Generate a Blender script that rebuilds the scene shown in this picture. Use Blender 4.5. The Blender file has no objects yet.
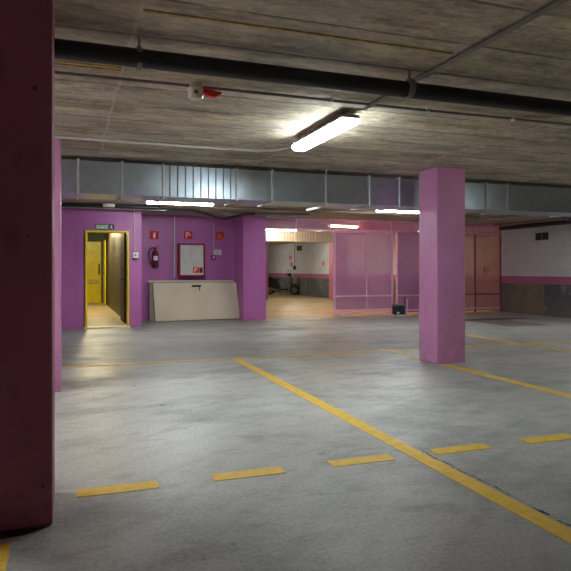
import bpy, bmesh, math, random
from mathutils import Vector, Matrix
random.seed(4)
SC = bpy.context.scene
COL = SC.collection
PI = math.pi
H = 2.52                      # ceiling height

# ------------------------------------------------------------------ materials
class NT:
    def __init__(s, name):
        s.m = bpy.data.materials.new(name); s.m.use_nodes = True
        s.t = s.m.node_tree; s.t.nodes.clear()
        s.out = s.n('ShaderNodeOutputMaterial')
        s.b = s.n('ShaderNodeBsdfPrincipled')
        s.l(s.b.outputs[0], s.out.inputs[0])
        g = s.n('ShaderNodeNewGeometry'); s.pos = g.outputs['Position']
        x = s.n('ShaderNodeSeparateXYZ'); s.l(s.pos, x.inputs[0])
        s.x, s.y, s.z = x.outputs
    def n(s, t, **k):
        q = s.t.nodes.new(t)
        for a, v in k.items(): setattr(q, a, v)
        return q
    def l(s, a, b): s.t.links.new(a, b)
    def put(s, v, sock):
        if hasattr(v, 'is_linked') or isinstance(v, bpy.types.NodeSocket): s.l(v, sock)
        else: sock.default_value = v
    def math(s, op, a, b=0.0, c=0.0):
        q = s.n('ShaderNodeMath', operation=op)
        for i, v in enumerate((a, b, c)): s.put(v, q.inputs[i])
        return q.outputs[0]
    def noise(s, scale, detail=4, stretch=(1, 1, 1), rough=.55, off=0.0):
        mp = s.n('ShaderNodeMapping'); s.l(s.pos, mp.inputs[0])
        mp.inputs['Scale'].default_value = stretch
        mp.inputs['Location'].default_value = (off, off*.7, off*.3)
        q = s.n('ShaderNodeTexNoise'); s.l(mp.outputs[0], q.inputs['Vector'])
        q.inputs['Scale'].default_value = scale; q.inputs['Detail'].default_value = detail
        q.inputs['Roughness'].default_value = rough
        return q.outputs['Fac']
    def ramp(s, f, stops, mode='LINEAR'):
        q = s.n('ShaderNodeValToRGB'); s.put(f, q.inputs[0]); cr = q.color_ramp; cr.interpolation = mode
        while len(cr.elements) < len(stops): cr.elements.new(.5)
        for e, (p, c) in zip(cr.elements, stops):
            e.position = p; e.color = (c, c, c, 1) if not isinstance(c, tuple) else (*c, 1)
        return q.outputs[0]
    def mix(s, f, a, b, mode='MIX'):
        q = s.n('ShaderNodeMix', data_type='RGBA', blend_type=mode)
        s.put(f, q.inputs[0])
        s.put((*a, 1) if isinstance(a, tuple) else a, q.inputs[6])
        s.put((*b, 1) if isinstance(b, tuple) else b, q.inputs[7])
        return q.outputs[2]
    def bump(s, h, strength=.3, dist=.01):
        q = s.n('ShaderNodeBump'); s.put(h, q.inputs['Height'])
        q.inputs['Strength'].default_value = strength; q.inputs['Distance'].default_value = dist
        s.l(q.outputs[0], s.b.inputs['Normal'])
    def base(s, c): s.put((*c, 1) if isinstance(c, tuple) else c, s.b.inputs['Base Color'])
    def set(s, **k):
        for a, v in k.items(): s.put(v, s.b.inputs[a.replace('_', ' ')])

def plain(name, col, rough=.5, metal=0.0, var=.12, nscale=6, spec=.5):
    t = NT(name)
    f = t.noise(nscale)
    dark = tuple(c*(1-var) for c in col); lite = tuple(min(1, c*(1+var)) for c in col)
    t.base(t.mix(t.ramp(f, [(.3, 0.), (.7, 1.)]), dark, lite))
    t.set(Roughness=rough, Metallic=metal)
    t.b.inputs['Specular IOR Level'].default_value = spec
    return t.m

def paint(name, col, scuff=(.22, .12, .18), rough=.42, dirt=.5):
    t = NT(name)
    big = t.ramp(t.noise(1.3, 5), [(.3, 0.), (.72, 1.)])
    c = t.mix(big, tuple(v*.86 for v in col), tuple(v*1.1 for v in col))
    fine = t.ramp(t.noise(7, 6, (1, 1, .35)), [(.60, 0.), (.78, 1.)])
    c = t.mix(t.math('MULTIPLY', fine, .35), c, scuff)
    # chips and pock marks
    v = t.n('ShaderNodeTexVoronoi'); t.l(t.pos, v.inputs['Vector']); v.inputs['Scale'].default_value = 5
    chip = t.ramp(v.outputs['Distance'], [(.0, 1.), (.045, 1.), (.06, 0.)])
    c = t.mix(t.math('MULTIPLY', chip, .8), c, tuple(v_*.25 for v_ in scuff))
    # scuffing where cars and brooms touch, low down
    low = t.ramp(t.z, [(.0, 1.), (.55, 0.)])
    sc = t.ramp(t.noise(9, 5, (1, 1, 2)), [(.48, 0.), (.7, 1.)])
    c = t.mix(t.math('MULTIPLY', t.math('MULTIPLY', low, sc), dirt), c, scuff)
    t.base(c); t.set(Roughness=rough)
    t.bump(t.noise(24, 4), .25, .006)
    return t.m

PINK = (.70, .29, .54)
M = {}
M['pink'] = paint('pink_paint', PINK)
M['purple'] = paint('purple_wall_paint', (.49, .15, .43), (.24, .08, .18))
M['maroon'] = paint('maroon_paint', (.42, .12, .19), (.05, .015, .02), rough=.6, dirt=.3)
M['pinkmetal'] = plain('pink_enamel', (.78, .38, .62), .35)
M['plum'] = plain('plum_enamel', (.22, .04, .11), .4)
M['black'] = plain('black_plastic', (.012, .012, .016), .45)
M['blackpipe'] = plain('charcoal_pvc', (.022, .021, .026), .5)
M['greyp'] = plain('grey_conduit', (.24, .22, .195), .5)
M['whitep'] = plain('white_pvc', (.62, .61, .57), .4)
M['cream'] = plain('cream_laminate', (.68, .59, .45), .5, var=.06, nscale=2)
M['siren'] = plain('ivory_plastic', (.78, .72, .56), .4)
M['creamd'] = plain('cream_edge', (.34, .29, .20), .6)
M['brownw'] = plain('brown_board', (.10, .055, .035), .6)
M['red'] = plain('red_enamel', (.62, .010, .02), .5, spec=.2)
M['redb'] = plain('bright_red_plastic', (.85, .03, .02), .35)
M['dred'] = plain('dark_red_enamel', (.26, .006, .03), .4, spec=.3)
M['extred'] = plain('deep_red_cylinder', (.15, .008, .02), .35)
M['white'] = plain('white_plastic', (.75, .75, .73), .4, var=.03)
M['yellow'] = plain('yellow_enamel', (.88, .68, .010), .35, var=.06)
M['gold'] = plain('old_yellow_wood', (.58, .42, .14), .8, nscale=20, var=.35)
M['steel'] = plain('zinc_steel', (.70, .71, .70), .4, .35)
M['orange'] = plain('orange_print', (.9, .35, .08), .5)
M['creamp'] = plain('pale_print', (.85, .75, .5), .5)
M['green'] = plain('dark_green_plate', (.01, .05, .03), .4)
M['mint'] = plain('pale_green_print', (.66, .88, .62), .5)
M['tyre'] = plain('rubber', (.015, .015, .015), .8)
M['scooterp'] = plain('dark_scooter_paint', (.02, .012, .012), .3)
M['silverp'] = plain('silver_scooter_paint', (.17, .165, .155), .4, .3)
M['motor'] = plain('dark_teal_plastic', (.012, .02, .03), .4)
M['brownp'] = plain('brown_painted_pipe', (.20, .14, .09), .5)
M['lockp'] = plain('rust_pink_plate', (.36, .13, .13), .5)
M['seam'] = plain('dull_zinc_seam', (.30, .33, .35), .5)
M['farpink'] = paint('salmon_pillar_paint', (.42, .15, .20))
M['crack'] = plain('dirt_filled_joint', (.07, .068, .065), .95, spec=.1, var=.5, nscale=9)
M['vent'] = plain('dark_vent', (.05, .03, .03), .6)

def lamp_mat(name, col, st):
    t = NT(name); t.base((.9, .9, .9)); t.set(Roughness=.4)
    t.b.inputs['Emission Color'].default_value = (*col, 1)
    t.b.inputs['Emission Strength'].default_value = st
    return t.m
M['lamp1'] = lamp_mat('bright_tube_glow', (.87, .97, .99), 21)
M['capglow'] = lamp_mat('lit_end_cap', (.85, .97, 1.0), 2.5)
M['lamp2'] = lamp_mat('cool_tube_glow', (.93, 1.0, 1.0), 30)
M['lamp3'] = lamp_mat('side_tube_glow', (.97, 1.0, .95), 36)
M['fill_right'] = lamp_mat('added_side_glow', (.97, 1.0, .95), 5)
M['fill_wall'] = lamp_mat('added_wall_glow', (.97, 1.0, 1.0), 24)
M['fill_rear'] = lamp_mat('added_rear_glow', (1.0, .93, .88), 2)
M['lampc'] = lamp_mat('corridor_lamp_glow', (1.0, .88, .52), 95)
M['fill_fence'] = lamp_mat('added_warm_glow', (1.0, .66, .40), 22)
M['lampw'] = lamp_mat('warm_tube_glow', (1.0, .58, .24), 45)
M['lampg'] = lamp_mat('greenish_tube_glow', (.90, 1.0, .88), 10)
M['fill_far'] = lamp_mat('added_far_glow', (1.0, .95, .78), 30)

def galv(name='galvanised_steel', met=.9):
    t = NT(name)
    c = t.mix(t.ramp(t.noise(11, 3), [(.35, 0.), (.65, 1.)]), (.52, .61, .69), (.60, .69, .77))
    c = t.mix(t.ramp(t.noise(1.2, 4), [(.35, 0.), (.75, .35)]), c, (.42, .49, .55))
    t.base(c); t.set(Metallic=met, Roughness=.33)
    t.bump(t.noise(1.4, 0), .10, .02)
    return t.m
M['galv2'] = galv('bright_galvanised_steel', .45)
M['galv'] = galv()

def concrete_floor(name, base, dark, lite, wear=1.0):
    t = NT(name)
    a = t.ramp(t.noise(.55, 6, (1, 1.2, 1)), [(.30, 0.), (.74, 1.)])
    c = t.mix(a, base, lite)
    b = t.ramp(t.noise(1.3, 9, (.9, 1.3, 1), .68, 4.), [(.47, 0.), (.66, 1.)])
    c = t.mix(t.math('MULTIPLY', b, .5*wear), c, dark)
    s = t.ramp(t.noise(5, 9, (.75, 1.25, 1), .68, 9.), [(.54, 0.), (.68, 1.)])
    c = t.mix(t.math('MULTIPLY', s, .5*wear), c, dark)
    g = t.noise(42, 5, rough=.75)
    c = t.mix(.34, c, t.ramp(g, [(.30, .12), (.70, .9)]), 'OVERLAY')
    sp2 = t.ramp(t.noise(26, 4, (1, 1, 1), .6, 2.), [(.66, 0.), (.72, 1.)])
    c = t.mix(t.math('MULTIPLY', t.math('MULTIPLY', sp2, b), .8*wear), c, (.06, .06, .06))
    if wear >= 1:      # the driving lane beyond the bays is darker, with a ragged edge
        ln = t.ramp(t.math('ADD', t.y, t.math('MULTIPLY', t.noise(1.5, 4), .5)), [(0., 0.), (1., 1.)])
        q = t.math('GREATER_THAN', t.math('ADD', t.y, t.math('MULTIPLY', t.math('SUBTRACT', t.noise(2.5, 4), .5), .5)), 8.1)
        c = t.mix(t.math('MULTIPLY', q, .45), c, (.17, .165, .175))
    # tyre sweeps
    w = t.n('ShaderNodeTexWave'); w.wave_type = 'RINGS'; w.rings_direction = 'Z'
    mp = t.n('ShaderNodeMapping'); t.l(t.pos, mp.inputs[0]); mp.inputs['Location'].default_value = (-6, 3, 0)
    t.l(mp.outputs[0], w.inputs['Vector']); w.inputs['Scale'].default_value = .9
    w.inputs['Distortion'].default_value = 7; w.inputs['Detail'].default_value = 4
    w.inputs['Detail Scale'].default_value = .6
    c = t.mix(t.math('MULTIPLY', t.ramp(w.outputs['Fac'], [(.80, 0.), (.98, 1.)]), .14*wear), c, dark)
    # oil spots
    v = t.n('ShaderNodeTexVoronoi'); t.l(t.pos, v.inputs['Vector']); v.inputs['Scale'].default_value = 1.7
    sp = t.ramp(t.math('ADD', v.outputs['Distance'], t.math('MULTIPLY', t.noise(12, 3), .16)), [(.10, 1.), (.15, 0.)])
    c = t.mix(t.math('MULTIPLY', sp, .6*wear), c, (.035, .035, .037))
    t.base(c)
    t.l(t.ramp(b, [(0., .42), (1., .62)]), t.b.inputs['Roughness'])
    t.b.inputs['Specular IOR Level'].default_value = .38
    t.bump(g, .22, .004)
    return t.m
M['floor'] = concrete_floor('worn_concrete_floor', (.39, .39, .375), (.20, .20, .195), (.52, .52, .50))
M['floorfar'] = concrete_floor('ochre_floor_coating', (.31, .23, .12), (.22, .165, .085), (.36, .275, .15), .4)
M['floorcor'] = concrete_floor('corridor_tile', (.48, .34, .17), (.38, .26, .12), (.52, .38, .2), .2)
M['floorcor'].node_tree.nodes['Principled BSDF'].inputs['Roughness'].default_value = .18

def ceiling_mat():
    t = NT('board_marked_concrete')
    W = .25
    yy = t.math('DIVIDE', t.y, W)
    xx = t.math('DIVIDE', t.math('ADD', t.x, 9*1.87-.34), 1.87)
    cell = t.n('ShaderNodeCombineXYZ')
    t.l(t.math('FLOOR', yy), cell.inputs[0]); t.l(t.math('FLOOR', xx), cell.inputs[1])
    wn = t.n('ShaderNodeTexWhiteNoise', noise_dimensions='3D'); t.l(cell.outputs[0], wn.inputs['Vector'])
    c = t.mix(wn.outputs['Value'], (.38, .305, .20), (.57, .475, .345))
    gr = t.noise(3, 10, (.8, 2.0, 1), .74)
    c = t.mix(.9, c, t.ramp(gr, [(.30, .08), (.70, .90)]), 'OVERLAY')
    fg = t.noise(17, 8, (.7, 1.5, 1), .8, 21.)
    c = t.mix(.55, c, t.ramp(fg, [(.36, .15), (.66, .85)]), 'OVERLAY')
    pit = t.ramp(t.noise(30, 3, (.7, 1.3, 1), .6, 31.), [(.66, 0.), (.72, 1.)])
    c = t.mix(t.math('MULTIPLY', pit, .6), c, (.10, .08, .055))
    bl = t.ramp(t.noise(1.5, 6, (.7, 1.6, 1), .6, 3.), [(.35, 0.), (.75, 1.)])
    c = t.mix(t.math('MULTIPLY', bl, .5), c, (.66, .61, .53))
    st = t.ramp(t.noise(6, 8, (.9, 1.9, 1), .75, 7.), [(.56, 0.), (.70, 1.)])
    c = t.mix(t.math('MULTIPLY', st, .65), c, (.10, .085, .065))
    wob = t.math('MULTIPLY', t.math('SUBTRACT', t.noise(2.5, 3), .5), .03)
    fy = t.math('FRACT', t.math('DIVIDE', t.math('ADD', t.y, wob), .5))
    ey = t.math('MINIMUM', fy, t.math('SUBTRACT', 1.0, fy))
    seam = t.ramp(ey, [(.012, 1.), (.034, 0.)])
    brk = t.ramp(t.noise(2.0, 4, (1, 3, 1), .6, 11.), [(.40, .3), (.54, 1.)])
    c = t.mix(t.math('MULTIPLY', t.math('MULTIPLY', seam, brk), .65), c, (.05, .04, .03))
    fx = t.math('FRACT', t.math('ADD', xx, wob))
    ex = t.math('MINIMUM', fx, t.math('SUBTRACT', 1.0, fx))
    seamx = t.ramp(ex, [(.003, 1.), (.008, 0.)])
    c = t.mix(t.math('MULTIPLY', seamx, t.math('MULTIPLY', brk, .8)), c, (.60, .56, .48))
    t.base(c); t.set(Roughness=.85)
    t.bump(t.math('ADD', gr, t.math('MULTIPLY', seam, -1.5)), .5, .008)
    return t.m
M['ceil'] = ceiling_mat()

def banded_wall():
    t = NT('banded_block_wall')
    up = t.mix(t.ramp(t.noise(2, 5), [(.3, 0.), (.7, 1.)]), (.52, .51, .56), (.64, .63, .67))
    lowc = t.mix(t.ramp(t.noise(1.1, 5, off=2.), [(.42, 0.), (.56, 1.)]), (.085, .095, .125), (.15, .14, .115))
    lowc = t.mix(t.ramp(t.noise(4.5, 5, off=5.), [(.6, 0.), (.66, .8)]), lowc, (.24, .235, .22))
    # ochre rendered repair
    inr = t.math('MULTIPLY', t.math('GREATER_THAN', t.y, 12.75), t.math('LESS_THAN', t.y, 14.05))
    lowc = t.mix(t.math('MULTIPLY', inr, t.ramp(t.noise(3, 4, off=1.), [(.4, .75), (.6, .25)])), lowc, (.24, .19, .115))
    c = t.mix(t.math('GREATER_THAN', t.z, .83), lowc, (.42, .12, .25))
    c = t.mix(t.math('GREATER_THAN', t.z, 1.03), c, up)
    stain = t.ramp(t.noise(3.2, 5, off=8.), [(.63, 0.), (.70, 1.)])
    sel = t.math('MULTIPLY', stain, t.math('LESS_THAN', t.math('ABSOLUTE', t.math('SUBTRACT', t.z, 1.2)), .3))
    c = t.mix(t.math('MULTIPLY', sel, .5), c, (.2, .14, .08))
    # block joints
    fz = t.math('FRACT', t.math('DIVIDE', t.z, .2))
    row = t.math('FLOOR', t.math('DIVIDE', t.z, .2))
    fh = t.math('FRACT', t.math('ADD', t.math('DIVIDE', t.math('ADD', t.x, t.y), .4), t.math('MULTIPLY', row, .5)))
    j = t.math('MAXIMUM', t.math('LESS_THAN', fz, .06), t.math('LESS_THAN', fh, .03))
    c = t.mix(t.math('MULTIPLY', j, .22), c, (.12, .11, .12))
    t.base(c); t.set(Roughness=.7)
    t.bump(t.math('SUBTRACT', t.noise(20, 4), t.math('MULTIPLY', j, .8)), .4, .006)
    return t.m
M['band'] = banded_wall()

def mesh_sheet(name, col, open_):
    t = NT(name)
    f = t.noise(2.2, 4, (1, 1, .6))
    t.base(t.mix(t.ramp(f, [(.3, 0.), (.7, 1.)]), tuple(c*.85 for c in col), tuple(c*1.1 for c in col)))
    t.set(Roughness=.45)
    t.bump(t.noise(1.6, 3, (1, 1, .5)), .5, .04)
    tr = t.n('ShaderNodeBsdfTransparent')
    # perforation, too fine to resolve at this distance: fixed open area
    mx = t.n('ShaderNodeMixShader'); mx.inputs[0].default_value = open_
    t.l(t.b.outputs[0], mx.inputs[1]); t.l(tr.outputs[0], mx.inputs[2]); t.l(mx.outputs[0], t.out.inputs[0])
    return t.m
M['mesh'] = mesh_sheet('pink_perforated_sheet', (.55, .24, .42), .40)
M['mesh2'] = mesh_sheet('purple_perforated_sheet', (.50, .20, .42), .30)
M['mesh3'] = mesh_sheet('salmon_perforated_sheet', (.60, .28, .25), .36)
M['mesh4'] = mesh_sheet('magenta_perforated_header', (.62, .24, .44), .38)

def road_paint(name, worn):
    t = NT(name)
    c = t.mix(t.ramp(t.noise(14, 5), [(.35, 0.), (.7, 1.)]), (.76, .47, .035), (.90, .60, .08))
    w = t.ramp(t.noise(18, 7, (1, 1, 1), .7), [(worn, 0.), (worn+.08, 1.)])
    t.base(t.mix(t.math('MULTIPLY', w, .7), c, (.20, .19, .16))); t.set(Roughness=.55)
    return t.m
M['road'] = road_paint('yellow_road_paint', .62)
M['roadworn'] = road_paint('worn_yellow_road_paint', .50)

def corridor_wall():
    t = NT('dark_timber_lining')
    f = t.noise(3, 6, (1, 4, .4), .6)
    t.base(t.mix(t.ramp(f, [(.3, 0.), (.7, 1.)]), (.045, .038, .028), (.13, .085, .05))); t.set(Roughness=.5)
    return t.m
M['timber'] = corridor_wall()
M['corwall'] = plain('grey_green_render', (.13, .15, .12), .7)
M['dimwall'] = plain('grey_render', (.25, .24, .23), .8)

# ------------------------------------------------------------------ mesh building
class MB:
    def __init__(s): s.v = []; s.f = []; s.sm = []
    def add(s, vs, fs, smooth=False):
        k = len(s.v); s.v += [Vector(v) for v in vs]
        for f in fs: s.f.append([i+k for i in f]); s.sm.append(smooth)
        return s
    def box(s, x0, x1, y0, y1, z0, z1, bev=0.0):
        if bev <= 0:
            vs = [(x, y, z) for z in (z0, z1) for y in (y0, y1) for x in (x0, x1)]
            return s.add(vs, [(0, 2, 3, 1), (4, 5, 7, 6), (0, 1, 5, 4), (2, 6, 7, 3), (0, 4, 6, 2), (1, 3, 7, 5)])
        bm = bmesh.new(); bmesh.ops.create_cube(bm, size=1)
        for v in bm.verts:
            v.co = Vector(((x0+x1)/2+v.co.x*(x1-x0), (y0+y1)/2+v.co.y*(y1-y0), (z0+z1)/2+v.co.z*(z1-z0)))
        bmesh.ops.bevel(bm, geom=bm.edges[:], offset=bev, segments=2, affect='EDGES', profile=.6)
        return s.bm(bm)
    def bm(s, bm, smooth=False):
        bm.verts.index_update()
        s.add([v.co.copy() for v in bm.verts], [[v.index for v in f.verts] for f in bm.faces], smooth)
        bm.free(); return s
    def tube(s, pts, r, n=10, cap=True):
        pts = [Vector(p) for p in pts]; rings = []; up = None
        for i, p in enumerate(pts):
            a = pts[max(i-1, 0)]; b = pts[min(i+1, len(pts)-1)]
            t = (b-a).normalized()
            if up is None:
                up = Vector((0, 0, 1)) if abs(t.z) < .9 else Vector((1, 0, 0))
            u = (up - t*up.dot(t)).normalized(); w = t.cross(u); up = u
            rr = r[i] if isinstance(r, (list, tuple)) else r
            rings.append([p+u*(math.cos(2*PI*k/n)*rr)+w*(math.sin(2*PI*k/n)*rr) for k in range(n)])
        vs = [v for q in rings for v in q]; fs = []
        for i in range(len(rings)-1):
            for k in range(n):
                fs.append((i*n+k, i*n+(k+1) % n, (i+1)*n+(k+1) % n, (i+1)*n+k))
        s.add(vs, fs, True)
        if cap:
            s.add(rings[0], [tuple(range(n))[::-1]]); s.add(rings[-1], [tuple(range(n))])
        return s
    def prism(s, prof, axis, a, b):
        """profile polygon in the plane across axis, swept from a to b"""
        def P(u, v, w):
            return {'x': (w, u, v), 'y': (u, w, v), 'z': (u, v, w)}[axis]
        n = len(prof)
        vs = [P(u, v, a) for u, v in prof]+[P(u, v, b) for u, v in prof]
        return s.add(vs, [tuple(range(n)), tuple(range(2*n-1, n-1, -1))] + [(i, (i+1) % n, n+(i+1) % n, n+i) for i in range(n)])
    def torus(s, c, R, r, axis='y', n=28, m=10):
        vs = []; fs = []
        for i in range(n):
            a = 2*PI*i/n
            for j in range(m):
                b = 2*PI*j/m; q = R+r*math.cos(b); h = r*math.sin(b)
                p = {'y': (q*math.cos(a), h, q*math.sin(a)), 'z': (q*math.cos(a), q*math.sin(a), h), 'x': (h, q*math.cos(a), q*math.sin(a))}[axis]
                vs.append(Vector(p)+Vector(c))
                fs.append((i*m+j, ((i+1) % n)*m+j, ((i+1) % n)*m+(j+1) % m, i*m+(j+1) % m))
        return s.add(vs, fs, True)
    def xf(s, mat):
        s.v = [mat @ v for v in s.v]; return s
    def build(s, name, mat, parent=None, origin=None, bevel=0):
        me = bpy.data.meshes.new(name)
        if parent is not None: o0 = WO[parent.name]
        elif origin is not None: o0 = Vector(origin)
        else:
            xs = [v.x for v in s.v]; ys = [v.y for v in s.v]; zs = [v.z for v in s.v]
            o0 = Vector(((min(xs)+max(xs))/2, (min(ys)+max(ys))/2, min(zs)))
        me.from_pydata([v-o0 for v in s.v], [], s.f)
        for p, sm in zip(me.polygons, s.sm): p.use_smooth = sm
        me.materials.append(mat)
        bm = bmesh.new(); bm.from_mesh(me); bmesh.ops.recalc_face_normals(bm, faces=bm.faces); bm.to_mesh(me); bm.free()
        o = bpy.data.objects.new(name, me); COL.objects.link(o)
        if parent is not None: o.parent = parent
        else: o.location = o0
        if bevel:
            b = o.modifiers.new('bevel', 'BEVEL'); b.width = bevel; b.segments = 2; b.limit_method = 'ANGLE'
        WO[o.name] = o0
        return o
WO = {}
def tag(o, label, cat, group=None):
    o['label'] = label; o['category'] = cat
    if group: o['group'] = group
    return o
def thing(name, loc, label, cat, group=None):
    o = bpy.data.objects.new(name, None); COL.objects.link(o); o.location = loc
    o.empty_display_size = .1; WO[o.name] = Vector(loc)
    return tag(o, label, cat, group)
def struct(o):
    o['kind'] = 'structure'; return o

# ------------------------------------------------------------------ the setting
XL, XR, YB = -4.5, 11.75, -4.0
struct(MB().box(XL, XR+.2, YB, 14.36, -.2, 0).build('floor', M['floor']))
struct(MB().box(-.4, 12.0, 14.36, 33.2, -.2, 0).build('floor', M['floorfar']))
struct(MB().box(.2, 1.32, 13.1, 23.1, 0, .02).build('floor', M['floorcor']))
struct(MB().box(XL-.2, XR+.2, YB-.2, 33.4, H, H+.25).build('ceiling', M['ceil']))
struct(MB().box(XL-.2, XL, YB, 13.3, 0, H).build('wall_left', M['purple']))
struct(MB().box(XL, XR, YB-.2, YB, 0, H).build('wall_front', M['band']))
struct(MB().box(XR, XR+.2, YB, 17.5, 0, H).build('wall_right', M['band']))
w = MB(); w.box(10.5, 11.75, 17.5, 17.7, 0, H); w.box(10.5, 10.7, 17.7, 33, 0, H)
struct(w.build('wall_right', M['band']))
struct(MB().box(4.5, 10.7, 33, 33.2, 0, H).build('wall_back', M['dimwall']))
# purple end wall with its doorway, then the recess behind the leaning doors
DX0, DX1, DH = .36, 1.18, 1.99
w = MB(); w.box(XL, .17, 13.115, 13.4, 0, H); w.box(.17, DX0, 13.1, 13.3, 0, H); w.box(DX0, DX1, 13.1, 13.3, DH, H)
w.box(DX1, 1.456, 13.1, 13.3, 0, H)
struct(w.build('wall_back', M['purple']))
w = MB(); w.box(1.32, 1.456, 13.3, 14.8, 0, H); w.box(1.32, 4.5, 14.8, 15.0, 0, H)
struct(w.build('wall_back', M['purple']))
struct(MB().box(4.3, 4.5, 15.0, 33, 0, H).build('wall_left', M['dimwall']))
# corridor behind the doorway
struct(MB().box(1.24, 1.32, 13.3, 23, 0, H).build('wall_right', M['timber']))
struct(MB().box(.0, .2, 13.4, 23, 0, H).build('wall_left', M['corwall']))
struct(MB().box(.0, 1.32, 23, 23.15, 0, H).build('wall_back', M['corwall']))

# yellow door frame
f = MB()
f.box(DX0-.03, DX0+.012, 13.05, 13.32, 0, DH+.02); f.box(DX1-.012, DX1+.018, 13.05, 13.32, 0, DH+.02)
f.box(DX0+.012, DX1-.012, 13.05, 13.32, DH-.012, DH+.02)
d1 = struct(f.build('door_1', M['yellow'], bevel=.004))
MB().box(DX0-.06, DX1+.04, 12.98, 13.32, 0, .03).build('threshold', M['creamp'], d1)
# yellow door at the corridor's end
d2 = struct(MB().box(.34, 1.12, 22.9, 22.98, .02, 2.22, .01).build('door_2', M['yellow']))
MB().box(.42, 1.06, 22.88, 22.9, .70, .86).build('kick_rail', M['gold'], d2)
MB().tube([(1.05, 22.89, 1.05), (1.05, 22.84, 1.05), (1.05, 22.84, 1.42), (1.05, 22.89, 1.42)], .025, 8).build('door_handle', M['black'], d2)
# open yellow leaf folded against the timber lining
d3 = struct(MB().box(1.165, 1.205, 21.4, 22.2, .02, 2.22, .01).build('door_3', M['yellow']))
MB().tube([(1.16, 21.5, 1.1), (1.12, 21.5, 1.1), (1.12, 21.6, 1.1)], .015, 8).build('door_handle', M['black'], d3)
# dark doorway in the corridor's right wall, near the entrance
d4 = struct(MB().box(1.17, 1.235, 13.9, 14.9, .02, 2.1, .006).build('door_4', M['brownw']))
MB().tube([(1.165, 14.0, 1.0), (1.12, 14.0, 1.0), (1.12, 14.12, 1.0)], .012, 8).build('door_handle', M['black'], d4)
bl = thing('bulkhead_lamp', (.7, 17.0, H), 'round white lamp on the corridor ceiling beyond the yellow doorway', 'lamp')
MB().tube([(.7, 17, H), (.7, 17, H-.04)], .13, 20).build('lamp_base', M['white'], bl)
MB().tube([(.7, 17, H-.04), (.7, 17, H-.09), (.7, 17, H-.11)], [.12, .11, .05], 20).build('diffuser', M['lampc'], bl)
bl = thing('bulkhead_lamp', (.7, 19.6, H), 'added second round fill lamp on the corridor ceiling, nearer the yellow end door', 'lamp')  # unseen second lamp, added to brighten the corridor
MB().tube([(.7, 19.6, H), (.7, 19.6, H-.04)], .13, 20).build('lamp_base', M['white'], bl)
MB().tube([(.7, 19.6, H-.04), (.7, 19.6, H-.09), (.7, 19.6, H-.11)], [.12, .11, .05], 20).build('diffuser', M['lampc'], bl)

# timber strips left in the ceiling
for i, (a, b, y) in enumerate([(.36, 2.2, 3.15), (-1.3, .33, 3.98), (-1.3, .33, 4.04), (-1.3, .33, 4.10), (-1.3, .33, 4.16)]):
    struct(MB().box(a, b, y-.010, y+.010, H-.008, H+.004).build('trim_%d' % (i+1), M['gold']))

# ------------------------------------------------------------------ pillars
def pillar(x0, x1, y0, y1, mat, label, plinth=None):
    o = MB().box(x0, x1, y0, y1, 0, H-.001, .014).build('pillar', mat)
    return tag(o, label, 'pillar')
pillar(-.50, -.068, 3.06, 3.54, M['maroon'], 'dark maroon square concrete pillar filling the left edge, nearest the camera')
pillar(-.49, -.066, 6.39, 6.82, M['pink'], 'slim visible strip of pink pillar just behind the dark maroon pillar')
pillar(4.425, 4.85, 6.65, 7.08, M['pink'], 'freestanding pink square pillar on the right, in front of the duct')
pillar(3.93, 4.50, 14.0, 14.80, M['purple'], 'purple pillar against the back wall between leaning doors and gate opening')
pillar(10.0, 10.498, 22.3, 22.75, M['farpink'], 'distant pink pillar against the block wall, at the right side of the gate opening')
pillar(7.12, 7.55, 23.2, 23.63, M['plum'], 'distant reddish-brown pillar at the left side of the gate opening')
# black wedge-shaped patch at the foot of the near pillar
tag(MB().prism([(-.50, 3.058), (-.085, 3.058), (-.19, 2.99), (-.29, 2.985), (-.50, 3.03)], 'z', .0005, .002).build('dark_floor_patch', M['black']),
    'black wedge-shaped patch on the floor at the foot of the maroon pillar', 'stain')

# ------------------------------------------------------------------ floor paint
def strip(name, x0, x1, y0, y1, mat, label, group=None, z=.003):
    o = MB().box(x0, x1, y0, y1, .0003, z).build(name, mat)
    return tag(o, label, 'floor marking', group)
G = 'yellow bay lines painted on the floor'
strip('bay_line', -.36, -.235, -1.2, 2.92, M['road'], 'yellow bay line in the bottom left corner, ending at the maroon pillar', G)
strip('bay_line', 2.073, 2.190, -1.2, 7.95, M['road'], 'long yellow bay line running diagonally through the middle of the floor', G)
strip('bay_line', 4.44, 4.56, -1.2, 6.61, M['road'], 'yellow bay line starting at the foot of the freestanding pink pillar', G)
strip('bay_line', 4.46, 4.56, 7.12, 7.95, M['roadworn'], 'short worn yellow line stub on the floor behind the freestanding pink pillar', G)
strip('bay_line', 6.88, 7.0, -1.2, 10.4, M['roadworn'], 'faint yellow bay line at the far right, farthest from the camera', G)
strip('cross_line', -1.5, 9.2, 7.95, 8.05, M['roadworn'], 'thin yellow line crossing the whole floor behind the freestanding pink pillar')
names = ['leftmost yellow dash of the dashed line on the floor, beside the maroon pillar',
         'second yellow dash from the left, left of the middle of the floor',
         'third yellow dash from the left, just left of the long yellow line',
         'fourth yellow dash from the left, just right of the long yellow line',
         'rightmost yellow dash, cut by the right edge of the picture']
for i, x in enumerate([.045, .785, 1.525, 2.265, 3.005]):
    strip('line_dash', x, x+.43, 3.39, 3.51, M['road'], names[i], 'yellow dashes in a row across the floor')
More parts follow.
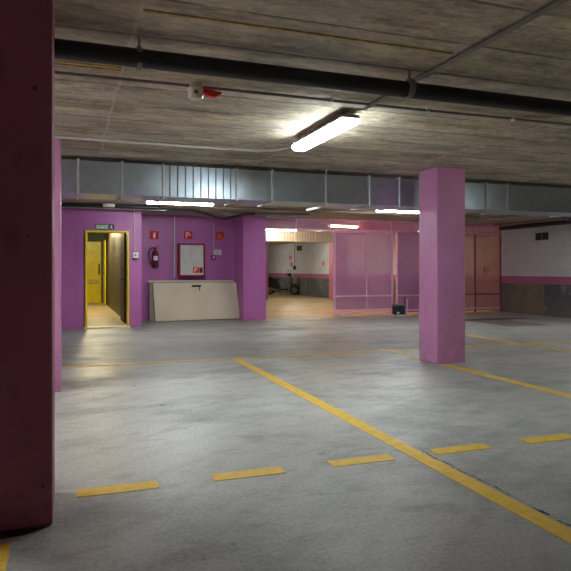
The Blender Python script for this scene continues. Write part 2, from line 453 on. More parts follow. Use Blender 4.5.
# floor joint crack beside the long line
c = MB(); y = .5; x = 2.212; vs = []
while y < 3.5:
    x = 2.212+(x-2.212)*.6+random.uniform(-.007, .007); hw = random.choice((.0015, .003, .005, .011))*random.uniform(.6, 1.3)
    vs += [(x-hw*.6, y, .0012), (x+hw*1.3, y+random.uniform(-.004, .004), .0012)]; y += random.uniform(.012, .035)
c.add(vs, [(2*i, 2*i+1, 2*i+3, 2*i+2) for i in range(len(vs)//2-1)])
tag(c.build('floor_crack', M['crack']), 'dark ragged line of chips and cracks in the concrete beside the long yellow line', 'crack')
# drain
dg = thing('drain_grate', (9.40, 11.3, 0), 'rectangular dark steel drain grate set in the floor near the right wall', 'drain')
GX0, GX1, GY0, GY1 = 8.9, 9.9, 10.65, 12.0
g = MB(); g.box(GX0-.04, GX1+.04, GY0-.04, GY0, 0, .004); g.box(GX0-.04, GX1+.04, GY1, GY1+.04, 0, .004); g.box(GX0-.04, GX0, GY0, GY1, 0, .004); g.box(GX1, GX1+.04, GY0, GY1, 0, .004)
g.build('frame', M['greyp'], dg)
g = MB()
for k in range(9): g.box(GX0, GX1, GY0+.05+k*.15, GY0+.10+k*.15, .0015, .003)
for k in range(10): g.box(GX0+.03+k*.10, GX0+.07+k*.10, GY0, GY1, .0015, .0032)
g.build('grating', M['greyp'], dg)
MB().box(GX0, GX1, GY0, GY1, .0004, .0014).build('pit', M['black'], dg)
tag(MB().prism([(8.4, 12.2), (9.1, 12.06), (10.3, 12.06), (10.9, 12.25), (10.3, 12.5), (9.1, 12.5)], 'z', .0003, .001).build('dark_floor_patch', M['vent']),
    'dark damp streak on the floor around the drain grate', 'stain')

# ------------------------------------------------------------------ duct over the room
def duct_sec(x0, x1, y0, y1, z0, z1, ribs=False):
    m = MB(); d = .004
    if ribs: m.box(x0, x1, y0, y1, z0, z1); return m
    V = [(x0, y0, z0), (x1, y0, z0), (x1, y0, z1), (x0, y0, z1), (x0, y1, z0), (x1, y1, z0), (x1, y1, z1), (x0, y1, z1),
         ((x0+x1)/2, y0-d, (z0+z1)/2), ((x0+x1)/2, y1+d, (z0+z1)/2), ((x0+x1)/2, (y0+y1)/2, z0-d)]
    F = [(3, 2, 6, 7), (0, 3, 7, 4), (1, 5, 6, 2)]
    for q, c_ in (((0, 1, 2, 3), 8), ((4, 5, 6, 7), 9), ((0, 1, 5, 4), 10)):
        F += [(q[i], q[(i+1) % 4], c_) for i in range(4)]
    return m.add(V, F)
def duct(loc, y0, y1, z0, z1, cuts, ribbed, label, hang, mat='galv'):
    t = thing('ventilation_duct', loc, label, 'duct')
    for i in range(len(cuts)-1):
        sec = duct_sec(cuts[i], cuts[i+1], y0, y1, z0, z1, i in ribbed).build('duct_section', M[mat], t)
        if i in ribbed:
            m = MB(); k = cuts[i]+.08; st = (cuts[i+1]-cuts[i]-.06)/max(2, round((cuts[i+1]-cuts[i])/.098))
            while k < cuts[i+1]-.03:
                m.box(k-.005, k+.005, y0-.012, y0-.0005, z0, z1); k += st
            m.build('standing_seams', M['seam'], sec)
    for x in cuts[1:-1]:
        e = .018
        f = MB(); f.box(x-.012, x+.012, y0-e, y1+e, z0-e, z0); f.box(x-.012, x+.012, y0-e, y1+e, z1, z1+e)
        f.box(x-.012, x+.012, y0-e, y0, z0, z1); f.box(x-.012, x+.012, y1, y1+e, z0, z1)
        f.build('flange', M['steel'], t)
    for x in hang:
        h = MB()
        for y in (y0-.03, y1+.03): h.tube([(x, y, H), (x, y, z0-.03)], .006, 6)
        h.box(x-.02, x+.02, y0-.05, y1+.05, z0-.05, z0-.022)
        h.build('hanger', M['steel'], t)
    return t
duct((3.5, 7.7, 2.08), 7.40, 7.98, 2.085, 2.465, [-4.4, -3.1, -1.5, .11, .60, 1.08, 1.99, 2.46, 3.86, 4.32, 5.75, 6.13, 7.5, 9.0, 10.6, 11.7], (5,),
     'long grey galvanised ventilation duct hung under the ceiling across the room', [-2.2, 3.2, 8.2])
duct((7.3, 18.7, 2.1), 18.4, 18.9, 2.12, 2.47, [4.6, 5.8, 6.9, 7.6, 8.2, 8.8, 9.97], (0, 1, 2, 3, 4, 5),
     'bright galvanised duct seen beyond the gate opening', [], 'galv2')

# ------------------------------------------------------------------ pipes
def pipe(name, pts, r, mat, label, cat='pipe', clips=(), clipmat=None, group=None, n=12):
    t = thing(name, (pts[0][0], pts[0][1], pts[0][2]), label, cat, group)
    MB().tube(pts, r, n).build('tube', mat, t)
    for p, ax in clips:
        a = Vector(p); dv = Vector((1, 0, 0)) if ax == 'x' else (Vector((0, 1, 0)) if ax == 'y' else Vector((0, 0, 1)))
        m = MB().tube([a-dv*.014, a+dv*.014], r*1.22+.002, n)
        if ax != 'z': m.box(a.x-.006, a.x+.006, a.y-.006, a.y+.006, a.z+r, H-.0005)
        m.build('pipe_clip', clipmat or mat, t)
    return t
px = [(-4.4+i*.8, 3.50+.004*i, 2.405-.0012*i) for i in range(17)]
pipe('drain_pipe', px, .053, M['blackpipe'], 'thick charcoal drain pipe under the ceiling, nearest the camera', 'pipe',
     [((.38, 3.54, 2.40), 'x'), ((2.12, 3.51, 2.395), 'x'), ((5.2, 3.57, 2.39), 'x')], M['greyp'], n=20)
pipe('conduit', [(-4.4+i*1.0, 4.27+.006*math.sin(i*2), 2.497) for i in range(13)], .011, M['greyp'],
     'thin grey conduit just beyond the thick charcoal pipe, passing the cream siren', 'conduit', [((x, 4.27, 2.497), 'x') for x in (-.1, 1.9, 2.75, 3.6)], M['steel'])
pipe('conduit', [(2.25, -3.5, 2.50), (2.25, 1.0, 2.50), (2.25, 4.2, 2.50), (2.22, 4.33, 2.48)], .014, M['greyp'],
     'grey conduit running from the top right corner to the bright main lamp', 'conduit', [((2.25, y, 2.5), 'y') for y in (.8, 2.1, 3.9)], M['steel'])
pipe('conduit', [(-.4, 6.35, 2.498), (.6, 6.35, 2.496), (1.55, 6.34, 2.492), (1.95, 6.30, 2.488), (2.12, 6.15, 2.482), (2.17, 5.95, 2.475), (2.18, 5.73, 2.468)], .012, M['whitep'],
     'white conduit from the slim pink pillar curving into the far end of the main lamp', 'conduit', [((x, 6.35, 2.497), 'x') for x in (.2, 1.2)], M['whitep'])
pipe('heating_pipe', [(-4.4, 12.45, 2.46), (1.0, 12.45, 2.46), (1.75, 12.45, 2.46)], .04, M['black'],
     'black pipe under the ceiling above the yellow doorway', 'pipe')
pipe('conduit', [(-4.4, 12.62, 2.425), (1.3, 12.62, 2.425), (1.9, 12.62, 2.425)], .012, M['steel'],
     'thin silver conduit just under the black pipe above the yellow doorway', 'conduit')
pipe('cable', [(1.55, 12.95, 2.46), (2.0, 12.95, 2.475), (2.5, 12.95, 2.475), (2.83, 12.95, 2.41), (3.02, 12.95, 2.34), (3.17, 12.95, 2.315), (3.35, 12.95, 2.34), (3.6, 12.95, 2.42), (3.9, 12.95, 2.45)], .028, M['black'],
     'sagging black cable over the recess with the leaning doors', 'cable')
pipe('grey_pipe', [(3.22, 13.2, 2.465), (4.0, 13.2, 2.465), (5.3, 13.2, 2.465)], .04, M['greyp'],
     'grey pipe under the ceiling above the gate opening', 'pipe', [((4.2, 13.2, 2.465), 'x')])
pipe('conduit', [(2.56, 11.1, 2.47), (4.2, 11.1, 2.47), (5.93, 11.1, 2.47)], .014, M['greyp'],
     'grey conduit linking the two far lamps behind the duct', 'conduit', [((3.6, 11.1, 2.47), 'x'), ((4.9, 11.1, 2.47), 'x')])
pipe('conduit', [(-4.4, 10.6, 2.48), (0.5, 10.7, 2.48), (1.28, 11.1, 2.47)], .014, M['whitep'],
     'pale conduit running from the left into the far left lamp', 'conduit')
pipe('grey_pipe', [(2.7, 12.1, 2.47), (6, 12.1, 2.47), (9.2, 12.1, 2.47)], .03, M['brownp'],
     'brown pipe under the ceiling between the duct and the fence', 'pipe')
pipe('grey_pipe', [(11.55, 3.0, 2.38), (11.55, 9.0, 2.38), (11.55, 14.2, 2.38)], .055, M['black'],
     'black pipe along the top of the white right wall', 'pipe')
pipe('conduit', [(11.3, 4.0, 2.46), (11.3, 9.0, 2.46), (11.3, 14.2, 2.46)], .02, M['greyp'],
     'grey conduit beside the black pipe at the top of the right wall', 'conduit')
p = pipe('grey_pipe', [(9.45, 9.65, 2.41), (9.45, 12, 2.43), (9.45, 14.2, 2.45)], .03, M['greyp'],
     'grey pipe with a white end cap under the ceiling at the right', 'pipe')
MB().tube([(9.45, 9.56, 2.41), (9.45, 9.70, 2.41)], .045, 14).build('end_cap', M['white'], p)
pipe('black_pipe', [(9.9, 9.0, 2.44), (9.9, 9.9, 2.42), (10.0, 10.2, 2.36), (10.3, 10.5, 2.33), (11.4, 10.6, 2.33)], .05, M['black'],
     'black elbowed pipe at the right edge above the white wall', 'pipe')
# conduit drops on the walls
pipe('wall_conduit', [(1.31, 13.08, 2.51), (1.31, 13.08, 1.58)], .010, M['whitep'], 'white conduit dropping to the switch box right of the yellow doorway', 'conduit', n=8)
pipe('wall_conduit', [(2.42, 14.77, 2.51), (2.42, 14.77, 1.02)], .018, M['steel'], 'silver conduit dropping beside the red hose cabinet', 'conduit',
     [((2.42, 14.77, z), 'z') for z in (1.35, 1.9, 2.3)], n=8)
pipe('wall_conduit', [(3.385, 14.785, 2.40), (3.385, 14.785, 1.57)], .007, M['whitep'], 'thin pale conduit dropping to the red call point', 'conduit', n=8)
pipe('wall_conduit', [(.14, 13.14, .34), (.14, 13.14, .0)], .012, M['vent'], 'short dark pipe stub at the foot of the purple wall left of the doorway', 'pipe', n=8)

# ------------------------------------------------------------------ lamps
def batten(cx, cy, ang, L, glow, label, w=.15, z1=H, group='fluorescent lamps on the ceiling'):
    t = thing('fluorescent_lamp', (cx, cy, z1), label, 'lamp', group)
    R = Matrix.Translation((cx, cy, 0)) @ Matrix.Rotation(ang, 4, 'Z')
    zc = z1; z1 = z1-.022; h = MB(); z0 = z1-.105
    h.prism([(-w/2, z1-.055), (w/2, z1-.055), (w*.40, z1-.025), (-w*.40, z1-.025)], 'x', -L/2, L/2)
    h.xf(R).build('housing', M['greyp'], t, bevel=.004)
    d = MB(); d.prism([(-w/2+.004, z1-.055), (-w/2+.006, z0+.022), (-w*.33, z0), (w*.33, z0), (w/2-.006, z0+.022), (w/2-.004, z1-.055)], 'x', -L/2+.02, L/2-.02)
    d.xf(R).build('diffuser', glow, t)
    for sx in (-1, 1):
        e = MB(); e.prism([(-w/2, z1-.056), (-w/2, z0+.02), (-w*.34, z0-.003), (w*.34, z0-.003), (w/2, z0+.02), (w/2, z1-.056)], 'x', sx*(L/2-.02), sx*(L/2-.004))
        e.xf(R).build('end_cap', M['capglow'], t)
    for sx in (-1, 1):
        b = MB(); b.box(sx*L*.36-.02, sx*L*.36+.02, -.03, .03, z1-.026, zc)
        b.xf(R).build('bracket', M['greyp'], t)
        for sy in (-1, 1):
            for q in (.25, .44):
                k = MB(); k.box(sx*L*q-.012, sx*L*q+.012, sy*w/2-.004, sy*w/2+.006, z1-.075, z1-.045)
                k.xf(R).build('clip', M['steel'], t)
    return t
batten(2.18, 5.10, PI/2, 1.20, M['lamp1'], 'large bright fluorescent lamp in the middle of the ceiling, nearest the camera', .16)
batten(1.93, 11.1, 0, 1.22, M['lamp2'], 'fluorescent lamp behind the duct, above the leaning doors', .12)
batten(6.58, 11.1, 0, 1.25, M['lamp2'], 'fluorescent lamp behind the duct, partly hidden by the freestanding pink pillar', .12)
batten(7.25, 15.5, .25, 1.0, M['lampw'], 'warm fluorescent lamp just behind the pink mesh header', .12)
batten(6.0, 17.5, 0, 1.2, M['lampg'], 'greenish fluorescent lamp in the room beyond the gate opening', .12)

batten(-2.4, 5.1, PI/2, 1.2, M['lamp3'], 'fluorescent lamp in the bay left of the maroon pillar, outside the picture', .16)
batten(6.9, 4.6, PI/2, 1.2, M['fill_right'], 'added fill lamp in the bay at the right, outside the picture', .16)  # unseen lamp, added as weak fill for the ceiling and right side
batten(2.18, -1.4, PI/2, 1.2, M['fill_rear'], 'dim added fill lamp in the bay behind the camera', .16)  # added behind the view as faint ceiling fill, not a known fixture
batten(10.5, 16.3, PI/2, 1.0, M['fill_fence'], 'warm added fill lamp behind the fence, hidden by the freestanding pink pillar', .12)  # added out of sight to brighten the salmon fence panels from behind
batten(10.4, 9.0, PI/2, 1.2, M['fill_wall'], 'added fill lamp near the white right wall, outside the picture', .12)  # added out of view to brighten the right wall
batten(7.6, 29.0, PI/2, 1.2, M['fill_far'], 'added fill lamp left of the scooter, hidden behind the purple pillar', .12)  # hidden lamp, added to lift the dark far-room wall
batten(8.6, 23.2, PI/2, 1.2, M['fill_far'], 'farthest added fill lamp near the scooter, behind the inner duct', .12)  # added for brightness in the far room, kept out of sight
batten(8.2, 19.6, PI/2, 1.2, M['fill_far'], 'far added fill lamp hidden behind the duct beyond the gate opening', .12)  # added behind the duct to light the gate room and its pillar
# siren on the thin conduit
s = thing('siren', (.95, 4.30, H), 'cream round siren with a bright red horn hanging under the ceiling', 'siren')
cx, cy = .85, 4.27
m = MB().tube([(cx, cy, H), (cx, cy, 2.475), (cx, cy, 2.42), (cx, cy, 2.408)], [.046, .054, .054, .044], 24); m.build('body', M['siren'], s)
MB().torus((cx, cy, 2.478), .054, .005, 'z').build('rim', M['white'], s)
m = MB().tube([(cx, cy-.040, 2.445), (cx-.012, cy-.058, 2.445)], .012, 14); m.build('sounder', M['brownw'], s)
m = MB(); m.prism([(cx+.05, 2.487), (cx+.185, 2.462), (cx+.165, 2.44), (cx+.13, 2.423), (cx+.09, 2.43), (cx+.05, 2.452)], 'y', cy-.045, cy+.01); m.build('horn', M['redb'], s, bevel=.004)

# ------------------------------------------------------------------ signs and fire gear
def text_mesh(body, size, x, y, z, mat, parent, name='lettering', ext=.001, sx=1.0):
    cu = bpy.data.curves.new(name, 'FONT'); cu.body = body; cu.size = size; cu.extrude = ext
    cu.align_x = 'CENTER'; cu.align_y = 'CENTER'
    ob = bpy.data.objects.new(name+'_src', cu); COL.objects.link(ob)
    bpy.context.view_layer.update()
    me = bpy.data.meshes.new_from_object(ob.evaluated_get(bpy.context.evaluated_depsgraph_get()))
    bpy.data.objects.remove(ob)
    me.transform(Matrix.Translation(Vector((x, y, z))-WO[parent.name]) @ Matrix.Rotation(PI/2, 4, 'X') @ Matrix.Diagonal((sx, 1, 1, 1)))
    me.materials.clear(); me.materials.append(mat)
    o = bpy.data.objects.new(name, me); COL.objects.link(o); o.parent = parent; return o
e = thing('exit_sign', (.72, 13.09, 2.04), 'dark green SORTIDA sign mounted above the yellow doorway', 'sign')
MB().box(.53, .905, 13.07, 13.099, 2.035, 2.145, .004).build('plate', M['green'], e)
MB().box(.545, .78, 13.066, 13.07, 2.052, 2.128).build('text_panel', M['mint'], e)
text_mesh('SORTIDA', .078, .663, 13.0645, 2.09, M['green'], e, sx=.72)
m = MB(); m.tube([(.842, 13.068, 2.118), (.842, 13.066, 2.118)], .011, 12)
m.prism([(.825, 2.10), (.862, 2.105), (.868, 2.09), (.852, 2.088), (.868, 2.055), (.855, 2.052), (.84, 2.075), (.822, 2.055), (.812, 2.062), (.832, 2.088)], 'y', 13.066, 13.0695)
m.build('running_figure', M['white'], e)
e = thing('emergency_light', (.72, 12.38, 2.44), 'small white emergency light on the black pipe above the doorway', 'lamp')
MB().box(.64, .86, 12.34, 12.41, 2.43, 2.49, .008).build('body', M['white'], e)
MB().box(.66, .84, 12.33, 12.342, 2.44, 2.48, .003).build('lens', M['whitep'], e)
e = thing('switch_box', (1.33, 13.09, 1.43), 'white switch box at the end of the conduit right of the yellow doorway', 'switch')
MB().box(1.275, 1.385, 13.05, 13.099, 1.45, 1.57, .008).build('body', M['white'], e)
MB().box(1.27, 1.39, 13.04, 13.099, 1.425, 1.448, .003).build('bottom_cover', M['vent'], e)
MB().box(1.31, 1.35, 13.042, 13.052, 1.49, 1.53, .002).build('rocker', M['greyp'], e)

def sign(x0, x1, z0, z1, y, base, label, name='fire_sign', cat='sign', group='red fire safety signs'):
    t = thing(name, ((x0+x1)/2, y, z0), label, cat, group)
    MB().box(x0, x1, y-.012, y-.001, z0, z1, .002).build('plate', base, t)
    return t
t = sign(1.84, 2.05, 1.94, 2.13, 14.8, M['red'], 'red sign with a white extinguisher symbol, above the fire extinguisher')
m = MB().box(1.918, 1.972, 14.783, 14.789, 1.965, 2.07, .002); m.box(1.933, 1.957, 14.783, 14.789, 2.07, 2.10); m.box(1.957, 1.985, 14.783, 14.789, 2.085, 2.098)
m.build('symbol', M['white'], t)
t = sign(2.665, 2.865, 1.955, 2.145, 14.8, M['red'], 'red sign with a pale hose symbol, above the hose cabinet')
m = MB(); m.box(2.70, 2.725, 14.783, 14.789, 1.975, 2.125); m.box(2.725, 2.785, 14.783, 14.789, 2.09, 2.125); m.box(2.725, 2.765, 14.783, 14.789, 2.03, 2.06)
m.torus((2.80, 14.785, 2.06), .022, .007, 'y', 16, 6); m.build('symbol', M['creamp'], t)
t = sign(3.455, 3.645, 1.955, 2.14, 14.8, M['red'], 'red sign with an orange ring symbol, above the red call point')
m = MB(); m.torus((3.55, 14.785, 2.047), .052, .009, 'y', 20, 6); m.tube([(3.55, 14.789, 2.047), (3.55, 14.783, 2.047)], .022, 14)
for a, b in ((3.475, 1.975), (3.475, 2.105), (3.61, 1.975), (3.61, 2.105)): m.box(a, a+.018, 14.783, 14.789, b, b+.018)
m.build('symbol', M['orange'], t)
t = sign(3.40, 3.59, 1.575, 1.70, 14.8, M['white'], 'small white notice with grey print above the red call point', 'notice', 'notice', None)
m = MB()
for k in range(3): m.box(3.43, 3.56-.02*k, 14.784, 14.789, 1.665-.03*k, 1.675-.03*k)
m.build('print', M['greyp'], t)
t = thing('call_point', (3.39, 14.79, 1.46), 'small red fire alarm call point below the white notice', 'alarm')
MB().box(3.335, 3.445, 14.745, 14.799, 1.455, 1.565, .008).build('body', M['dred'], t)
MB().box(3.36, 3.42, 14.738, 14.746, 1.485, 1.54, .003).build('press_plate', M['whitep'], t)

# fire extinguisher
t = thing('fire_extinguisher', (1.95, 14.70, 1.27), 'dark red fire extinguisher with a black hose hung left of the hose cabinet', 'fire extinguisher')
ex, ey = 1.955, 14.70
MB().tube([(ex, ey, 1.28), (ex, ey, 1.30), (ex, ey, 1.60), (ex, ey, 1.645), (ex, ey, 1.675)], [.06, .078, .078, .058, .025], 24).build('cylinder', M['extred'], t)
MB().tube([(ex, ey, 1.265), (ex, ey, 1.31)], .081, 24).build('base_ring', M['black'], t)
m = MB().tube([(ex, ey, 1.675), (ex, ey, 1.74)], .022, 12); m.box(ex-.03, ex+.03, ey-.02, ey+.02, 1.70, 1.73, .004); m.build('valve', M['dred'], t)
m = MB(); m.prism([(ex-.02, 1.735), (ex+.075, 1.80), (ex+.08, 1.785), (ex-.01, 1.725)], 'y', ey-.012, ey+.012); m.prism([(ex-.01, 1.722), (ex+.08, 1.735), (ex+.08, 1.722), (ex-.01, 1.708)], 'y', ey-.01, ey+.01)
m.build('lever', M['red'], t)
MB().tube([(ex-.02, ey, 1.715), (ex-.07, ey, 1.74), (ex-.125, ey, 1.69), (ex-.145, ey, 1.60), (ex-.14, ey, 1.48), (ex-.11, ey, 1.38), (ex-.085, ey-.01, 1.32)], [.013]*5+[.016, .022], 10).build('hose', M['black'], t)
m = MB(); n = 10
vs = [(ex+.0795*math.sin(a), ey-.0795*math.cos(a), z) for z in (1.43, 1.53) for a in [(-.7+1.4*k/n) for k in range(n+1)]]
m.add(vs, [(k, k+1, n+2+k, n+1+k) for k in range(n)], True); m.build('paper_label', M['white'], t)
MB().box(ex-.03, ex+.03, ey+.06, 14.799, 1.58, 1.62).build('wall_bracket', M['black'], t)

# hose cabinet
t = thing('hose_cabinet', (2.81, 14.72, 1.03), 'red framed fire hose cabinet with a pale glass front on the purple wall', 'fire hose cabinet')
m = MB(); X0, X1, Z0, Z1 = 2.49, 3.14, 1.03, 1.84
m.box(X0, X1, 14.60, 14.799, Z0, Z0+.05); m.box(X0, X1, 14.60, 14.799, Z1-.035, Z1); m.box(X0, X0+.05, 14.60, 14.799, Z0+.05, Z1-.035); m.box(X1-.035, X1, 14.60, 14.799, Z0+.05, Z1-.035)
m.build('frame', M['dred'], t, bevel=.006)
d = MB().box(X0+.05, X1-.035, 14.625, 14.64, Z0+.05, Z1-.035, .003).build('front_panel', M['whitep'], t)
MB().box(2.85, 3.00, 14.618, 14.6245, 1.13, 1.27).build('sticker', M['redb'], d)
m = MB(); m.box(2.88, 2.90, 14.6155, 14.618, 1.15, 1.25); m.box(2.90, 2.95, 14.6155, 14.618, 1.225, 1.25); m.box(2.90, 2.935, 14.6155, 14.618, 1.19, 1.21); m.build('sticker_print', M['white'], d)
MB().box(3.01, 3.08, 14.615, 14.6245, 1.13, 1.26).build('dark_tag', M['vent'], d)
MB().tube([(3.075, 14.625, 1.44), (3.075, 14.605, 1.44)], .014, 12).build('lock', M['steel'], d)

# ------------------------------------------------------------------ leaning doors
def leaning(x0, x1, yb, yt, L, th, mat, name, label, edge=None):
    """slab standing on its long edge, foot at yb, top leaning to yt"""
    t = thing(name, ((x0+x1)/2, yb, 0), label, 'door', 'old doors leaning on the purple wall')
    a = math.atan2(yt-yb, L)
    R = Matrix.Translation((x0, yb, th*math.sin(a)+.001)) @ Matrix.Rotation(-a, 4, 'X')
    return t, R
a = leaning(1.86, 3.84, 14.55, 14.70, .94, .04, None, 'brown_board', 'dark brown board leaning on the wall, behind the cream doors')
t, R = a
m = MB(); m.prism([(0, 0), (2.06, 0), (2.00, .90), (0, .90)], 'y', 0, .03); m.xf(R).build('panel', M['brownw'], t)
t, R = leaning(1.80, 3.80, 14.46, 14.62, .955, .04, None, 'door_panel', 'cream door leaning on the wall, mostly hidden behind the front cream door')
MB().box(0, 2.03, 0, .04, 0, .955, .003).xf(R).build('leaf', M['creamd'], t)
MB().box(-.02, 2.05, -.006, .046, .92, .958, .002).xf(R).build('edge_strip', M['cream'], t)
t, R = leaning(1.89, 3.90, 14.32, 14.50, .91, .04, None, 'door_panel', 'front cream door lying on its long side with a black handle near the top')
m = MB(); m.prism([(0.02, 0), (2.05, .02), (2.0, .905), (-.015, .905)], 'y', 0, .04)
m.xf(R).build('leaf', M['cream'], t, bevel=.003)
h = MB(); h.box(.90, 1.12, -.018, -.0005, .80, .845, .004); h.xf(R); hp = h.build('handle_plate', M['black'], t)
m = MB().tube([(1.06, -.018, .82), (1.06, -.05, .82), (1.075, -.052, .80), (1.078, -.052, .70)], .011, 10); m.xf(R).build('lever', M['black'], hp)

# ------------------------------------------------------------------ mesh fence and gate
FY = 14.40
fe = thing('mesh_fence', (8, FY, 0), 'pink perforated metal fence closing off the back room', 'fence')
ZR, ZT = 2.235, 2.50
def bar(x0, x1, z0, z1, name, mat=None, y0=FY-.02, y1=FY+.02, par=None):
    return MB().box(x0, x1, y0, y1, z0, z1, .003).build(name, mat or M['pinkmetal'], par or fe)
bar(4.50, 11.74, ZR-.02, ZR+.02, 'rail'); bar(4.50, 11.74, ZT-.02, ZT+.015, 'rail')
for x in (5.42, 6.35, 7.25, 8.14, 9.05, 9.95, 10.83): bar(x-.013, x+.013, ZR+.02, ZT-.02, 'header_post')
MB().box(4.52, 11.74, FY-.003, FY+.003, ZR+.02, ZT-.02).build('header_sheet', M['mesh4'], fe)
for x in (8.32, 9.55): bar(x-.022, x+.022, .0, ZR-.02, 'post')
for x in (10.83, 11.70): bar(x-.022, x+.022, .0, ZR-.02, 'post', M['plum'])
bar(8.342, 11.68, .10, .14, 'rail'); bar(8.342, 9.53, .50, .53, 'rail'); bar(9.572, 10.81, .50, .53, 'rail', M['plum']); bar(10.852, 11.68, .50, .53, 'rail', M['plum'])
MB().box(8.342, 9.528, FY-.003, FY+.003, .06, ZR-.02).build('sheet', M['mesh2'], fe)
MB().box(9.572, 10.808, FY-.003, FY+.003, .06, ZR-.02).build('sheet', M['mesh3'], fe)
MB().box(10.852, 11.678, FY-.003, FY+.003, .06, ZR-.02).build('sheet', M['mesh3'], fe)
m = MB(); m.box(11.12, 11.30, FY-.03, FY-.004, 1.12, 1.28, .003); m.build('lock_plate', M['lockp'], fe)
ga = thing('sliding_gate', (7.3, FY-.08, 0), 'pink sliding gate leaf with mesh panels right of the gate opening', 'gate')
gy0, gy1 = FY-.10, FY-.06
def gb(x0, x1, z0, z1, name): return bar(x0, x1, z0, z1, name, None, gy0, gy1, ga)
gb(6.42, 6.47, .06, 2.20, 'stile'); gb(8.10, 8.15, .06, 2.20, 'stile'); gb(6.47, 8.10, 2.16, 2.20, 'rail'); gb(6.47, 8.10, .50, .54, 'rail'); gb(6.47, 8.10, .06, .10, 'rail'); gb(6.47, 8.10, .15, .18, 'rail')
gb(7.35, 7.385, .18, .50, 'stile'); gb(7.35, 7.385, .54, 2.16, 'stile')
yc = (gy0+gy1)/2
for (x0, x1) in ((6.47, 7.35), (7.385, 8.10)):
    for (z0, z1) in ((.18, .50), (.54, 2.16)):
        MB().box(x0, x1, yc-.002, yc+.002, z0, z1).build('sheet', M['mesh'], ga)
for x in (6.7, 7.9):
    MB().tube([(x, gy0, .035), (x, gy1, .035)], .034, 16).build('wheel', M['steel'], ga)
tag(MB().box(4.52, 8.2, gy0+.01, gy1-.01, .0, .0008).build('gate_track', M['steel']), 'thin steel track on the floor across the gate opening', 'track')
# gate jamb at the purple pillar
g = thing('gate_post', (4.53, 14.46, 0), 'pink metal jamb with hinges and lock keep on the left of the gate opening', 'post')
MB().box(4.505, 4.56, 14.43, 14.49, 0, 2.21, .004).build('stile', M['pinkmetal'], g)
MB().box(4.56, 4.585, 14.42, 14.46, .52, .66, .003).build('keep', M['white'], g)
MB().box(4.56, 4.58, 14.42, 14.46, 1.62, 1.80, .003).build('plate', M['white'], g)

# gate motor and key stand
t = thing('gate_motor', (8.19, 14.12, 0), 'black box-shaped gate motor with a grey lid at the foot of the mesh fence', 'gate motor')
m = MB(); m.prism([(8.06, .03), (8.33, .03), (8.32, .27), (8.07, .27)], 'y', 13.98, 14.20); m.build('housing', M['motor'], t, bevel=.012)
MB().box(8.06, 8.33, 13.97, 14.21, .27, .31, .01).build('lid', M['greyp'], t)
MB().box(8.05, 8.34, 13.96, 14.22, .0, .03).build('base_plate', M['steel'], t)
MB().tube([(8.11, 13.955, .08), (8.11, 13.985, .08)], .03, 12).build('release_knob', M['white'], t)
t = thing('key_stand', (8.47, 14.12, 0), 'slim grey stand with a small angled sensor head beside the gate motor', 'sensor')
MB().tube([(8.47, 14.12, 0), (8.47, 14.12, .44)], .017, 10).build('pole', M['pinkmetal'], t)
MB().box(8.41, 8.56, 14.08, 14.16, .43, .50, .01).build('head', M['greyp'], t)
MB().tube([(8.405, 14.12, .47), (8.39, 14.12, .49), (8.385, 14.12, .44), (8.38, 14.12, .31)], .012, 8).build('cable', M['black'], t)

# ------------------------------------------------------------------ right wall vents, far signs
def vent(x, y, z, w, h, label, n=6):
    t = thing('wall_vent', (x, y, z), label, 'vent', 'dark ventilation grilles in the block wall')
    MB().box(x-.012, x-.0005, y-w/2, y+w/2, z, z+h).build('backing', M['black'], t)
    m = MB()
    for (a, b, c, d) in ((y-w/2, y+w/2, z, z+.015), (y-w/2, y+w/2, z+h-.015, z+h), (y-w/2, y-w/2+.015, z, z+h), (y+w/2-.015, y+w/2, z, z+h)): m.box(x-.025, x-.012, a, b, c, d)
    for k in range(n):
        q = z+.02+(h-.04)*(k+.5)/n; m.box(x-.022, x-.012, y-w/2+.015, y+w/2-.015, q-.004, q+.004)
    m.build('grille', M['vent'], t)
vent(11.75, 12.94, 1.99, .20, .19, 'left one of the two small square dark vents in the white right wall')
vent(11.75, 12.70, 1.99, .20, .19, 'right one of the two small square dark vents in the white right wall')
vent(10.5, 27.4, 2.13, .62, .24, 'dark vent high on the far block wall seen through the gate opening')
def fsign(y, z, w, h, mat, label, name='fire_sign'):
    t = thing(name, (10.49, y, z), label, 'sign')
    MB().box(10.485, 10.499, y-w/2, y+w/2, z, z+h, .002).build('plate', mat, t)
    MB().box(10.481, 10.485, y-w/5, y+w/5, z+h*.25, z+h*.75).build('symbol', M['whitep'], t)
fsign(28.65, 1.72, .30, .2, M['red'], 'small red sign on the far block wall above the scooter')
fsign(28.5, 1.40, .26, .17, M['red'], 'small dark red sign on the far block wall just over the scooter handlebar')
fsign(24.5, 1.4, .22, .17, M['red'], 'small red sign on the far block wall beside the distant pink pillar')
pb = thing('wall_box', (10.45, 28.0, 1.2), 'small dark electrical box on the far block wall behind the scooter', 'box')
MB().box(10.42, 10.499, 27.9, 28.1, 1.22, 1.40, .006).build('body', M['vent'], pb)
MB().tube([(10.47, 28.0, 1.40), (10.47, 28.0, 2.5)], .012, 8).build('conduit', M['greyp'], pb)

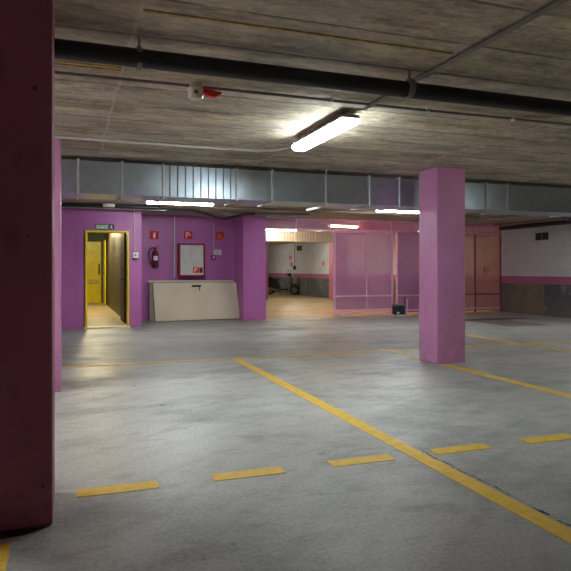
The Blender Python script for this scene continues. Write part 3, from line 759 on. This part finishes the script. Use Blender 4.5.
# ------------------------------------------------------------------ scooter (built along +x, then turned)
def scooter(cx, cy, ang):
    t = thing('scooter', (cx, cy, 0), 'dark scooter with a silver leg shield parked by the far block wall', 'scooter')
    R = Matrix.Translation((cx, cy, 0)) @ Matrix.Rotation(ang, 4, 'Z')
    def b(m, name, mat, par=None, bev=0): return m.xf(R).build(name, mat, par or t, bevel=bev)
    for x in (-.60, .62):
        wl = b(MB().torus((x, 0, .235), .19, .048), 'wheel', M['tyre'])
        m = MB().torus((x, 0, .235), .135, .018); m.tube([(x, -.05, .235), (x, .05, .235)], .035, 12)
        for k in range(5):
            q = 2*PI*k/5; m.tube([(x, 0, .235), (x+.135*math.cos(q), 0, .235+.135*math.sin(q))], .012, 6)
        b(m, 'rim', M['silverp'], wl)
    m = MB(); m.prism([(-.90, .60), (-.86, .72), (-.60, .76), (-.18, .70), (-.10, .52), (-.08, .26), (-.30, .22), (-.42, .34), (-.52, .46), (-.72, .47), (-.84, .50)], 'y', -.15, .15)
    b(m, 'rear_body', M['scooterp'], bev=.04)
    m = MB(); m.prism([(-.88, .745), (-.84, .82), (-.55, .84), (-.35, .79), (-.12, .79), (-.10, .72), (-.5, .71)], 'y', -.13, .13); b(m, 'seat', M['black'], bev=.03)
    m = MB(); m.prism([(-.12, .22), (-.12, .30), (.36, .30), (.42, .22)], 'y', -.17, .17); b(m, 'footboard', M['scooterp'], bev=.015)
    m = MB(); m.prism([(.34, .24), (.30, .45), (.35, .85), (.41, .92), (.47, .88), (.50, .60), (.45, .30)], 'y', -.20, .20); b(m, 'leg_shield', M['silverp'], bev=.03)
    m = MB(); m.prism([(.42, .47), (.50, .55), (.66, .53), (.85, .40), (.80, .36), (.64, .46), (.50, .44)], 'y', -.07, .07); b(m, 'front_mudguard', M['scooterp'], bev=.015)
    m = MB()
    for y in (-.075, .075): m.tube([(.62, y, .235), (.50, y, .62)], .02, 8)
    b(m, 'fork', M['silverp'])
    m = MB(); m.prism([(.30, .90), (.28, 1.0), (.40, 1.06), (.50, 1.0), (.50, .90)], 'y', -.12, .12); b(m, 'handlebar_cover', M['scooterp'], bev=.02)
    hb = b(MB().tube([(.26, -.34, 1.0), (.34, -.2, 1.01), (.38, 0, .99), (.34, .2, 1.01), (.26, .34, 1.0)], .017, 10), 'handlebar', M['black'])
    for y in (-.26, .26):
        m = MB().tube([(.33, y, 1.01), (.37, y*1.1, 1.15)], .006, 6); m.box(.365, .38, y*1.1-.06, y*1.1+.06, 1.12, 1.20, .006); b(m, 'mirror', M['black'], hb)
    b(MB().tube([(.48, 0, .97), (.53, 0, .96)], [.07, .055], 16), 'headlight', M['white'])
    b(MB().tube([(-.92, 0, .63), (-.88, 0, .63)], [.04, .05], 14), 'tail_light', M['red'])
    b(MB().tube([(-.10, -.17, .25), (-.45, -.18, .25), (-.82, -.19, .33)], [.03, .05, .055], 12), 'exhaust', M['silverp'])
    m = MB(); m.box(-.60, -.15, .06, .16, .20, .40, .02); b(m, 'engine', M['blackpipe'])
    m = MB(); m.tube([(-.15, .1, .22), (-.16, .2, .02)], .012, 8); m.tube([(-.16, .2, .015), (-.10, .22, .015)], .014, 8); b(m, 'kickstand', M['greyp'])
    m = MB(); m.box(-1.02, -.68, -.19, .19, .83, 1.06, .05); b(m, 'top_case', M['scooterp'])
scooter(9.78, 27.9, math.radians(-32))

# ------------------------------------------------------------------ camera, world, view
cam = bpy.data.cameras.new('camera'); co = bpy.data.objects.new('camera', cam); COL.objects.link(co)
co.location = (0, 0, 1.2); co.rotation_euler = (PI/2, 0, -math.radians(19.65))
cam.sensor_width = 36; cam.lens = 609/571*36; cam.shift_y = -15.5/571; cam.clip_start = .05; cam.clip_end = 100
SC.camera = co
wd = bpy.data.worlds.new('world'); SC.world = wd; wd.use_nodes = True
wd.node_tree.nodes['Background'].inputs[0].default_value = (0, 0, 0, 1)
wd.node_tree.nodes['Background'].inputs[1].default_value = 0
SC.view_settings.view_transform = 'Standard'; SC.view_settings.look = 'None'
SC.view_settings.gamma = 1; SC.view_settings.use_curve_mapping = False
SC.view_settings.exposure = 1.75
